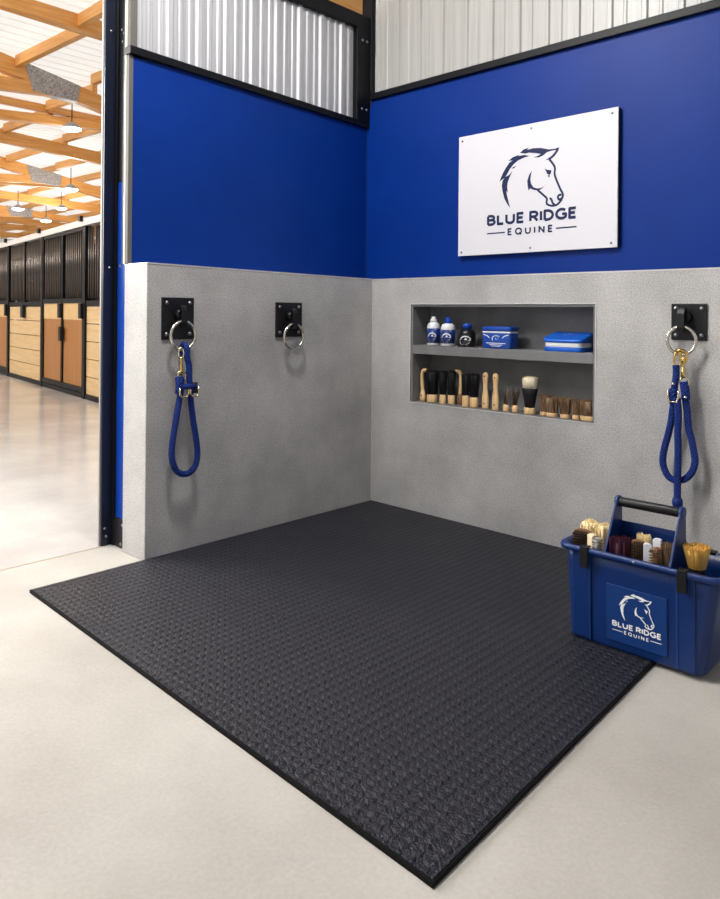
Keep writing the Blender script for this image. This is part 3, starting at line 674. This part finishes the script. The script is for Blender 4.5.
# ================================================================== NICHE: UPPER SHELF
SZ = .9685
def bottle(loc, r, hs, cap, body_m, label_m, cap_m, lab, white_print=True, neck=True):
    b_ = empty('bottle', loc, lab, 'bottle', 'bottles on the recess shelf')
    MB().lathe([(r * .92, 0), (r, .004), (r, hs - .028), (r * .93, hs - .014), (r * .72, hs - .004), (r * .42, hs + .002)], (0, 0, 0), 26).build('bottle_body', body_m, b_, world=False)
    z = hs
    if neck:
        MB().lathe([(r * .52, z), (r * .52, z + cap * .45), (r * .48, z + cap * .48), (r * .36, z + cap * .52), (r * .33, z + cap * .98), (r * .26, z + cap)], (0, 0, 0), 18).build('cap', cap_m, b_, world=False)
    else:
        MB().lathe([(r * .50, z), (r * .50, z + cap * .92), (r * .44, z + cap)], (0, 0, 0), 18).build('cap', cap_m, b_, world=False)
    rl = r + .0006; z0_, z1_ = .014, hs - .036
    if label_m: MB().lathe([(rl, z0_), (rl, z1_)], (0, 0, 0), 30).build('label_band', label_m, b_, world=False)
    th0 = math.radians(18)
    fn = lambda u, v: ((rl + .0005) * math.sin(u / rl + th0), -(rl + .0005) * math.cos(u / rl + th0), v)
    W = r * 1.45; emb = [[(u * W + r * .1, (v - .25) * W * .8) for u, v in p] for p in EMB_POLY[:3]]
    base = z0_ + (z1_ - z0_) * .36
    polys = [[(u + r * .1, v + base + .006) for u, v in densify(p, .004)] for p in stroke2d(arc(0, 0, r * .62, .021, 175, 5, 12), .006) + [[(-.006, .002), (.010, .002), (.004, .014), (-.002, .010)]]]
    for k, (w_, hh_) in enumerate(((1.0, .006), (.9, .0025), (.8, .0025), (.5, .0025))):
        zz = base + .002 - .0075 * k
        polys.append(densify([(-r * w_ * .7, zz), (r * w_ * .7, zz), (r * w_ * .7, zz + hh_), (-r * w_ * .7, zz + hh_)], .004))
    if white_print: polys.append(densify([(-r * .8, z1_ - .010), (r * .8, z1_ - .010), (r * .8, z1_ - .004), (-r * .8, z1_ - .004)], .004))
    bmflat(polys, fn).build('label_print', M['white_ink'], b_, world=False)
    return b_
bottle((.4255, .056, SZ), .0365, .133, .033, M['white_plastic'], M['label_blue'], M['white_plastic'], 'white bottle with blue label and white stepped cap')
bottle((.5280, .056, SZ), .0405, .127, .034, M['white_plastic'], M['label_blue'], M['cap_blue'], 'white bottle with blue label and blue cap', neck=True)
bottle((.655, .062, SZ), .048, .098, .030, M['black_bottle'], None, M['cap_blue'], 'squat black bottle with blue cap', white_print=False, neck=False)

# blue tin
tn = empty('storage_tin', (.872, .07, SZ), 'blue tin with white band and printed horse on the recess shelf', 'tin')
X0, X1, Y0, Y1 = .786, .960, .014, .100
MB().rbox(X0, X1, Y0, Y1, SZ, SZ + .082, .012).build('tin_body', M['tin_blue'], tn)
MB().rbox(X0 - .001, X1 + .001, Y0 - .001, Y1 + .001, SZ + .082, SZ + .090, .012, e=.001).build('white_band', M['white_plastic'], tn)
MB().rbox(X0 - .003, X1 + .003, Y0 - .003, Y1 + .003, SZ + .090, SZ + .116, .014, e=.007).build('lid', M['tin_blue'], tn)
W = .075; xm, zm_ = (X0 + X1) / 2, SZ + .030
polys = [[(xm + u * W, zm_ + v * W * .72) for u, v in p] for p in EMB_POLY]
for (w_, z_, h_) in ((.060, -.004, .004), (.040, -.012, .003), (.028, -.019, .003)): polys.append([(xm - w_, zm_ + z_), (xm + w_, zm_ + z_), (xm + w_, zm_ + z_ + h_), (xm - w_, zm_ + z_ + h_)])
for s in (-1, 1): polys += stroke2d([(xm + s * .078, zm_ + .044), (xm + s * .066, zm_ + .040), (xm + s * .052, zm_ + .036), (xm + s * .040, zm_ + .026)], .0045)
bmflat(polys, lambda u, v: (u, Y0 - .0005, v)).build('tin_print', M['white_ink'], tn)

# bright blue shell case with a sloping lid
cs = empty('grooming_case', (1.285, .07, SZ), 'bright blue flat case with white seam beside the tin', 'case')
X0, X1, Y0, Y1 = 1.154, 1.357, .008, .150
MB().rbox(X0, X1, Y0, Y1, SZ, SZ + .022, .025, e=.004).build('case_base', M['case_blue'], cs)
MB().rbox(X0 + .002, X1 - .002, Y0 + .002, Y1 - .002, SZ + .022, SZ + .044, .025, e=.002).build('white_seam', M['white_plastic'], cs)
mb = MB().rbox(X0 - .003, X1 + .003, Y0 - .003, Y1, SZ + .044, SZ + .064, .027, e=.007)
mb.remap(lambda x, y, z: (x, y, z + (0 if z < SZ + .05 else (y - Y0) * .25 + .004 * math.cos((x - 1.275) * 40)))).build('lid', M['case_blue'], cs)
W = .07
bmflat([[(u * W, v * W * .8) for u, v in p] for p in EMB_POLY], lambda u, v: (1.262 + u, Y0 + .035 + v, SZ + .0645 + (.038 + v) * .25 + .004 * math.cos((u - .013) * 40))).build('lid_print', M['white_ink'], cs)

# ================================================================== NICHE: LOWER ROW OF BRUSHES
NZ = NZ0 + .0025
def round_brush(loc, rb, hb, rt, zt, hair, lab, wood_=None, n=150, th=.0016, jit=.006, cat='brush', group='brushes standing in the recess', sy=.8, lump=0):
    r = empty('grooming_brush', loc, lab, cat, group)
    MB().lathe([(rb * .93, 0), (rb, .003), (rb, hb - .003), (rb * .95, hb)], (0, 0, 0), 20, sy).build('wooden_base', wood_ or M['pale_wood'], r, world=False)
    mb = MB(); mb.lathe([(rb * .88, hb - .002), (rb * .95, hb + (zt - hb) * .5), (rt * .93, zt - .010), (rt * .80, zt - .006)], (0, 0, 0), 18, sy)
    mb.tuft(ell(rb * .97, rb * .97 * sy), hb - .001, zt, n, th, rt / rb, lump, jit=jit)
    mb.build('bristles', hair, r, world=False); return r
# bent wooden handles beside the black brushes
def bent_handle(loc, sgn, h, lab, dark=False):
    r = empty('hook_handle', loc, lab, 'handle', 'bent wooden handles in the recess')
    P = catmull([(0, 0, .058), (-.004 * sgn, 0, .10), (-.006 * sgn, 0, h - .035), (-.001 * sgn, 0, h - .012), (.012 * sgn, 0, h - .003), (.030 * sgn, 0, h - .004)], 5)
    MB().tube(P, [.010 + .003 * abs(k / (len(P) - 1) - .4) for k in range(len(P))], 10).build('bent_arm', M['pale_wood'], r, world=False)
    mb = MB(); mb.lathe([(.014, 0), (.019, .006), (.020, .03), (.016, .05), (.011, .066)], (0, 0, 0), 14, .75); mb.build('handle_foot', M['brown_wood'] if dark else M['pale_wood'], r, world=False)
    MB().lathe([(.0045, 0), (.0045, .002)], (0.002, -.0150, .034), 10, axis='y').build('hanging_hole', M['dark_hair'], r, world=False)
    return r
bent_handle((.345, .062, NZ), 1, .183, 'bent pale wooden hook handle at the recess end wall')
round_brush((.412, .066, NZ), .033, .045, .044, .181, M['black_hair'], 'black-bristled brush with one wide pale base, beside the bent hook handle', jit=.008)
round_brush((.4995, .050, NZ), .020, .052, .026, .184, M['black_hair'], 'slim black brush sharing its clump with a bent handle, narrower base first', jit=.008)
round_brush((.5465, .070, NZ), .022, .052, .027, .186, M['black_hair'], 'slim black brush touching the upright of the second bent handle', jit=.008)
bent_handle((.592, .088, NZ), -1, .188, 'bent cream handle with a dark brown foot between black brushes', True)
round_brush((.668, .034, NZ), .0200, .062, .026, .178, M['black_hair'], 'black brush on a tall pale base, first of the close pair before the wooden handles', jit=.007)
round_brush((.7125, .050, NZ), .0250, .055, .035, .182, M['black_hair'], 'wide black brush on a tall pale base beside two wooden handles', jit=.007)
def paddle(loc, lab):
    r = empty('wooden_handle', loc, lab, 'wooden handle', 'hourglass wooden handles in the recess')
    prof = [(.019, 0), (.0205, .004), (.0205, .045), (.019, .068), (.0145, .095), (.0125, .112), (.0135, .135), (.0165, .158), (.0175, .172), (.0155, .184), (.010, .191), (.003, .1935)]
    MB().lathe(prof, (0, 0, 0), 20, .62).build('shaft', M['pale_wood'], r, world=False)
    MB().lathe([(.004, 0), (.004, .0015)], (0, -.0098, .172), 10, axis='y').build('hanging_hole', M['dark_hair'], r, world=False)
    MB().lathe([(.005, 0), (.005, .0012)], (0, -.0124, .026), 10, axis='y').build('maker_mark', M['brown_wood'], r, world=False)
    return r
p1 = paddle((.780, .060, NZ), 'hourglass wooden handle next to the wide black brush')
p2 = copy_tree(p1, (.850, .052, NZ)); p2['label'] = 'hourglass wooden handle next to the tiny sparse brushes'
def tiny(loc, lean, lab):
    r = empty('small_brush', loc, lab, 'brush', 'tiny sparse brushes in the recess')
    MB().lathe([(.0155, 0), (.017, .003), (.017, .026), (.014, .033), (.006, .036)], (0, 0, 0), 16, .85).build('wooden_base', M['pale_wood'], r, world=False)
    mb = MB()
    for k in range(5):
        a = (-.010 + .005 * k); tip = (a * 1.6 + lean * (.3 + .18 * k), random.uniform(-.004, .004), .128 - .010 * (k % 3))
        mb.tube([(a * .6, 0, .030), tuple((a * .6 + tip[0]) / 2 if i == 0 else (tip[1] / 2 if i == 1 else .08) for i in range(3)), tip], [.0026, .0042, .0022], 6)
    mb.build('bristles', M['umber_hair'], r, world=False)
    MB().tube([(-lean * .5, -.008, .034), (-lean * 1.1 - .003, -.010, .115)], .0024, 6).build('thin_handle', M['brown_wood'], r, world=False)
    return r
tiny((.920, .045, NZ), -.014, 'tiny sparse dark brush next to the wooden handles')
tiny((.9745, .045, NZ), .012, 'tiny sparse dark brush next to the cream-tipped brush')
# cream-tipped brush in a black cone
cb = empty('shaving_brush', (1.0625, .043, NZ), 'cream-tipped brush in a flared black sleeve on a wooden base', 'brush')
MB().lathe([(.028, 0), (.030, .003), (.030, .030), (.028, .033)], (0, 0, 0), 22, .85).build('wooden_base', M['pale_wood'], cb, world=False)
MB().lathe([(.026, .033), (.029, .06), (.036, .10), (.043, .130), (.041, .131)], (0, 0, 0), 22, .85).build('black_sleeve', M['black_hair'], cb, world=False)
mb = MB(); mb.lathe([(.036, .128), (.040, .16), (.040, .180), (.030, .186)], (0, 0, 0), 18, .85); mb.tuft(ell(.037, .031), .128, .191, 240, .0017, 1.12, 3)
mb.build('bristles', M['cream_hair'], cb, world=False)
for (x, y, rb, hb, rt, zt, lab) in ((1.138, .050, .0190, .020, .024, .104, 'narrow brown brush behind the cream-tipped brush, first of the short brown row'),
        (1.1865, .045, .0300, .020, .034, .100, 'wide brown brush second in the short brown row'),
        (1.262, .040, .0245, .021, .036, .102, 'brown brush with flared top in the middle of the short brown row'),
        (1.322, .034, .0170, .023, .022, .100, 'narrow brown brush squeezed beside the widest brown brush'),
        (1.382, .046, .0400, .024, .047, .098, 'widest brown brush against the recess end, below the blue case')):
    round_brush((x, y, NZ), rb, hb, rt, zt, M['brown_hair'], lab, n=220, th=.0017, jit=.005, group='short brown brushes in the recess')

# ================================================================== GROOMING CADDY
TX0, TX1, TY0, TY1 = 1.733, 2.295, -.895, -.620      # rim
CBX0, CBX1, CBY0, CBY1 = 1.766, 2.225, -.868, -.660     # bottom
ZB, ZR = .0146, .338
cd = empty('grooming_caddy', (2.01, -.76, ZB), 'blue plastic grooming tote with black grip handle, standing on the mat corner by the wall', 'caddy')
def rr_ring(x0, x1, y0, y1, r, z, n=6):
    out = []
    for cx_, cy_, a0 in ((x1 - r, y1 - r, 0), (x0 + r, y1 - r, PI / 2), (x0 + r, y0 + r, PI), (x1 - r, y0 + r, 1.5 * PI)):
        for k in range(n + 1): a = a0 + PI / 2 * k / n; out.append((cx_ + r * math.cos(a), cy_ + r * math.sin(a), z))
    return out
def tub_ring(f, ins, z, r=.035):
    lerp = lambda a, b_: a + (b_ - a) * f
    return rr_ring(lerp(CBX0, TX0 + .02) + ins, lerp(CBX1, TX1 - .02) - ins, lerp(CBY0, TY0 + .014) + ins, lerp(CBY1, TY1 - .014) - ins, r, z)
h_ = ZR - ZB
outer = [tub_ring(0, .006, ZB), tub_ring(0, .001, ZB + .003), tub_ring(.02, 0, ZB + .010)] + [tub_ring(k / 6, 0, ZB + h_ * k / 6) for k in range(1, 7)]
inner = [tub_ring(k / 6, .006, ZB + h_ * k / 6, .03) for k in range(6, 3, -1)]
tb = MB().loft(outer + inner, True).build('tub', M['tub_blue'], cd)
# rolled rim
rim = []
for (ins, z) in ((.018, ZR - .012), (-.001, ZR - .014), (-.003, ZR - .004), (.0, ZR + .004), (.006, ZR + .006), (.018, ZR + .004)):
    rim.append(rr_ring(TX0 + ins, TX1 - ins, TY0 + ins, TY1 - ins, .045 - ins * .6, z))
MB().loft(rim + [rim[0]], False).build('rim', M['tub_blue'], cd)
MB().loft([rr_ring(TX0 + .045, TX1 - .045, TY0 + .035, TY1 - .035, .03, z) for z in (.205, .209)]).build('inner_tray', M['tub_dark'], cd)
# raised corner columns either side of the recessed front, ribs paler for the edge highlight
def front_pt(x, z, off=0):
    f = (z - ZB) / h_; y = CBY0 + (TY0 + .014 - CBY0) * f; return (x, y - off, z)
for x in (1.851, 2.148):
    mb = MB(); mb.hexa([front_pt(x - .0035, ZB + .008, -.002), front_pt(x + .0035, ZB + .008, -.002), front_pt(x + .0035, ZB + .008, .006), front_pt(x - .0035, ZB + .008, .006), front_pt(x - .0035, ZR - .014, -.002), front_pt(x + .0035, ZR - .014, -.002), front_pt(x + .0035, ZR - .014, .006), front_pt(x - .0035, ZR - .014, .006)])
    mb.build('front_rib', M['tub_plate'], cd, .001)
for xa, xb in ((CBX0 + .022, 1.848), (2.151, CBX1 - .02)):
    mb = MB(); za, zb_ = ZB + .010, ZR - .014
    mb.hexa([front_pt(xa, za, -.002), front_pt(xb, za, -.002), front_pt(xb, za, .005), front_pt(xa, za, .005), front_pt(xa, zb_, -.002), front_pt(xb, zb_, -.002), front_pt(xb, zb_, .005), front_pt(xa, zb_, .005)])
    mb.build('corner_panel', M['tub_blue'], cd, .003)
lz0, lz1 = .047, .237
mb = MB(); mb.hexa([front_pt(1.912, lz0, -.001), front_pt(2.116, lz0, -.001), front_pt(2.116, lz0, .0045), front_pt(1.912, lz0, .0045), front_pt(1.912, lz1, -.001), front_pt(2.116, lz1, -.001), front_pt(2.116, lz1, .0045), front_pt(1.912, lz1, .0045)])
lp = mb.build('label_plate', M['tub_plate'], cd, .0012)
emb, nm, sub, rules = logo_polys(.166)
fnl = lambda u, v: front_pt(2.0155 + u, .0985 + v * 1.02, .0049)
bmflat(emb, fnl).shift(cd.location).build('horse_emblem', M['white_ink'], lp, world=False)
for wd_ in (*nm, sub): bmflat(wd_, fnl).shift(cd.location).build('lettering', M['white_ink'], lp, world=False)
for q_ in rules: bmflat([q_], fnl).shift(cd.location).build('dividing_line', M['white_ink'], lp, world=False)
# end frames and grip
ym_ = -.758
for x, nmx in ((1.897, 'handle_frame'), (2.118, 'handle_frame')):
    mb = MB(); pr_ = [(TY0 + .012, .30), (TY1 - .05, .30), (ym_ + .026, .40), (ym_ + .022, .490), (ym_ + .012, .505), (ym_ - .006, .507), (ym_ - .020, .494)]
    mb.prism(pr_, lambda y, z, t: (x + t, y, z), -.004, .004); mb.build(nmx, M['tub_blue'], cd, .0015)
    MB().lathe([(.019, -.007), (.021, -.004), (.021, .004), (.019, .007)], (x, ym_, .492), 18, axis='x').build('grip_collar', M['tub_blue'], cd)
MB().lathe([(.0155, 0), (.0165, .004), (.0165, .210), (.0155, .214)], (1.9005, ym_, .492), 18, axis='x').build('grip', M['black'], cd)
MB().box(1.90, 2.115, ym_ + .022, ym_ + .028, .21, .420).build('divider', M['tub_blue'], cd, .001)
for x, y, s in ((1.838, TY0, -1), (2.168, TY0, -1), (2.17, TY1, 1)):
    mb = MB(); mb.box(x - .015, x + .015, min(y, y + s * .007), max(y, y + s * .007), ZR - .062, ZR + .009); mb.box(x - .015, x + .015, min(y + s * .007, y - s * .022), max(y + s * .007, y - s * .022), ZR + .005, ZR + .011)
    mb.build('rim_clip', M['black'], cd, .002)
MB().lathe([(.006, 0), (.005, .003), (.002, .004)], (2.012, TY0 + .001, ZR - .004), 10, axis='y').build('rivet', M['bolt'], cd)

# ---- brushes standing in the caddy
TZ = .2095
G_ = 'brushes standing in the blue caddy'
def block_brush(loc, w, d, h, wood_, hair, lab, rows=13, hd=.020, face=0.0, n=9, th=.0019):
    """upright wooden block with rows of tufts standing out of its broad face"""
    r = empty('dandy_brush', loc, lab, 'brush', G_); r.rotation_euler.z = face
    rr_ = w * .42; out_ = [(-w / 2, 0), (w / 2, 0), (w / 2, h - rr_)] + [(w / 2 - rr_ + rr_ * math.cos(PI / 2 * k / 5), h - rr_ * .5 + rr_ * .5 * math.sin(PI / 2 * k / 5)) for k in range(6)] + [(-w / 2 + rr_ - rr_ * math.sin(PI / 2 * k / 5), h - rr_ * .5 + rr_ * .5 * math.cos(PI / 2 * k / 5)) for k in range(6)] + [(-w / 2, h - rr_)]
    MB().prism(out_, lambda u, v, t: (u, t, v), -d / 2, d / 2).build('brush_block', wood_, r, .0015, world=False)
    mb = MB()
    for i in range(rows):
        for j in range(n):
            for k in range(3):
                x = -w * .44 + w * .88 * j / (n - 1) + random.uniform(-.001, .001); z = h * .30 + h * .66 * i / (rows - 1) + random.uniform(-.0008, .0008) - (.006 if i == rows - 1 and j in (0, n - 1) else 0)
                o = len(mb.v); y0_, y1_ = -d / 2, -d / 2 - hd * random.uniform(.88, 1.05); xx = x + random.uniform(-.0016, .0016); zz = z + random.uniform(-.0014, .0014)
                for (px, py, pz, rr) in ((x, y0_, z, th), (xx, y1_, zz, th * .8)):
                    for q_ in range(3): a = 2 * PI * q_ / 3; mb.v.append((px + rr * math.cos(a), py, pz + rr * math.sin(a)))
                for q_ in range(3): mb.face((o + q_, o + (q_ + 1) % 3, o + 3 + (q_ + 1) % 3, o + 3 + q_))
                mb.face((o + 3, o + 4, o + 5))
    mb.build('bristles', hair, r, world=False); return r
def tuft_brush(loc, hx, hy, z0, z1, wood_, hair, lab, n=260, flare=1.12, lump=0, th=.0019, jit=.007, round_=False):
    r = empty('body_brush', loc, lab, 'brush', G_)
    if round_: MB().lathe([(hx * .8, 0), (hx * .95, .01), (hx, z0 - .004), (hx * .95, z0)], (0, 0, 0), 20, hy / hx).build('brush_base', wood_, r, world=False)
    else: MB().rbox(-hx, hx, -hy, hy, 0, z0, min(hx, hy) * .7, 4, .004).build('brush_base', wood_, r, world=False)
    mb = MB(); mb.lathe([(hx * .86, z0 - .002), (hx * (.5 + flare * .42), (z0 + z1) * .5), (hx * flare * .88, z1 - .014), (hx * flare * .6, z1 - .010)], (0, 0, 0), 16, hy / hx)
    mb.tuft(ell(hx * .98, hy * .98) if round_ else rect(hx * .96, hy * .96), z0 - .001, z1, n, th, flare, lump, jit=jit)
    mb.build('bristles', hair, r, world=False); return r
block_brush((1.792, -.815, TZ), .062, .018, .172, M['brown_wood'], M['umber_hair'], 'dark brown brush in the tote end compartment, bristle rows facing out', face=.12)
block_brush((1.842, -.838, TZ), .030, .024, .170, M['cream_wood'], M['grey_hair'], 'cream wooden block brush with grey bristles beside the dark brown brush', face=1.15, n=5, hd=.026)
tuft_brush((1.783, -.735, TZ), .032, .024, .10, .190, M['pale_wood'], M['butter_hair'], 'fluffy butter-coloured brush behind the dark brown brush', lump=22, jit=.012)
tuft_brush((1.847, -.755, TZ), .024, .026, .10, .194, M['pale_wood'], M['butter_hair'], 'fluffy butter-coloured brush against the handle frame', lump=22, jit=.012)
tuft_brush((1.932, -.815, TZ), .029, .030, .06, .172, M['brown_wood'], M['plum_hair'], 'plum-coloured brush beside the handle frame', n=320, flare=1.05, jit=.010)
block_brush((1.995, -.815, TZ), .044, .016, .178, M['brown_wood'], M['dark_hair'], 'brown-backed brush with dark bristles next to the plum brush', face=.35, n=6)
tuft_brush((1.995, -.772, TZ), .020, .012, .10, .187, M['pale_wood'], M['butter_hair'], 'cream brush peeping over the brown-backed brush', n=160, jit=.01)
block_brush((2.036, -.840, TZ), .026, .020, .180, M['pale_block'], M['cream_hair'], 'white block brush in the middle of the tote', face=PI + .35, n=5, hd=.018)
block_brush((2.047, -.785, TZ), .028, .016, .188, M['pale_block'], M['cream_hair'], 'white block brush behind the other white one', face=PI, n=5, hd=.010)
block_brush((2.070, -.842, TZ), .022, .018, .176, M['brown_wood'], M['brown_hair'], 'slim brown brush next to the white block brush', face=-.6, n=4, hd=.016)
tuft_brush((2.092, -.808, TZ), .018, .024, .08, .184, M['brown_wood'], M['brown_hair'], 'brown brush against the second handle frame', n=200, jit=.008)
tuft_brush((2.172, -.775, TZ), .026, .026, .118, .190, M['black'], M['gold_hair'], 'round brush with flared golden bristles in the tote end compartment', n=420, flare=1.62, th=.0022, jit=.006, round_=True)

# ================================================================== LIGHT
def area(name, loc, aim, size, power, color=(1, 1, 1), sy=None, spread=None):
    l = bpy.data.lights.new(name, 'AREA'); l.energy = power; l.color = color; l.size = size
    if sy: l.shape = 'RECTANGLE'; l.size_y = sy
    o = bpy.data.objects.new(name, l); COL.objects.link(o); o.location = loc
    o.rotation_euler = (Vector(aim) - Vector(loc)).to_track_quat('-Z', 'Y').to_euler()
    if spread: l.spread = spread
    return o
area('wash_bay_lamp', (.95, -1.75, 3.5), (.9, -1.0, 0), .35, 60, (1, .98, .95))
area('added_glow_lamp', (.15, -2.9, 3.6), (1.0, -.8, .8), .6, 52, (1, .98, .96))  # unseen second lamp, added for the right wall's glow and the rope shadows
area('open_front_daylight', (-2.5, -3.4, 2.2), (-.1, -1.7, 0), 1.8, 170, (1, .98, .95))
sl = bpy.data.lights.new('daylight_sun', 'SUN'); sl.energy = 3.6; sl.angle = .3; sl.color = (1, .97, .93)
so = bpy.data.objects.new('daylight_sun', sl); COL.objects.link(so); so.rotation_euler = (.15, -.1, 0)
for k, loc in enumerate([p[0] for p in PEND] + [(-5.2, -3.4, 4.1), (-9.5, -3.4, 4.1), (-14, -2, 4.1)]):  # last three are unseen fill, added without fixtures to brighten the aisle
    pl_ = bpy.data.lights.new('pendant_and_fill_light', 'POINT'); pl_.energy = 12 if k == 0 else 70 if k < 5 else 300; pl_.shadow_soft_size = .15; pl_.color = (1, .955, .89)
    po = bpy.data.objects.new('pendant_and_fill_light', pl_); COL.objects.link(po); po.location = (loc[0], loc[1], loc[2] - .22)
WORLD = .5
EXPO = 0.0

wd = bpy.data.worlds.new('daylight'); S.world = wd; wd.use_nodes = True
bg = wd.node_tree.nodes['Background']; bg.inputs['Color'].default_value = (.96, .97, 1, 1); bg.inputs['Strength'].default_value = WORLD

S.view_settings.view_transform = 'Standard'; S.view_settings.look = 'None'; S.view_settings.exposure = EXPO; S.view_settings.gamma = 1
S.view_settings.use_curve_mapping = False
S.cycles.max_bounces = 8; S.cycles.diffuse_bounces = 5; S.cycles.glossy_bounces = 4; S.cycles.caustics_reflective = False; S.cycles.caustics_refractive = False
S.cycles.use_denoising = True; S.cycles.sample_clamp_indirect = 8
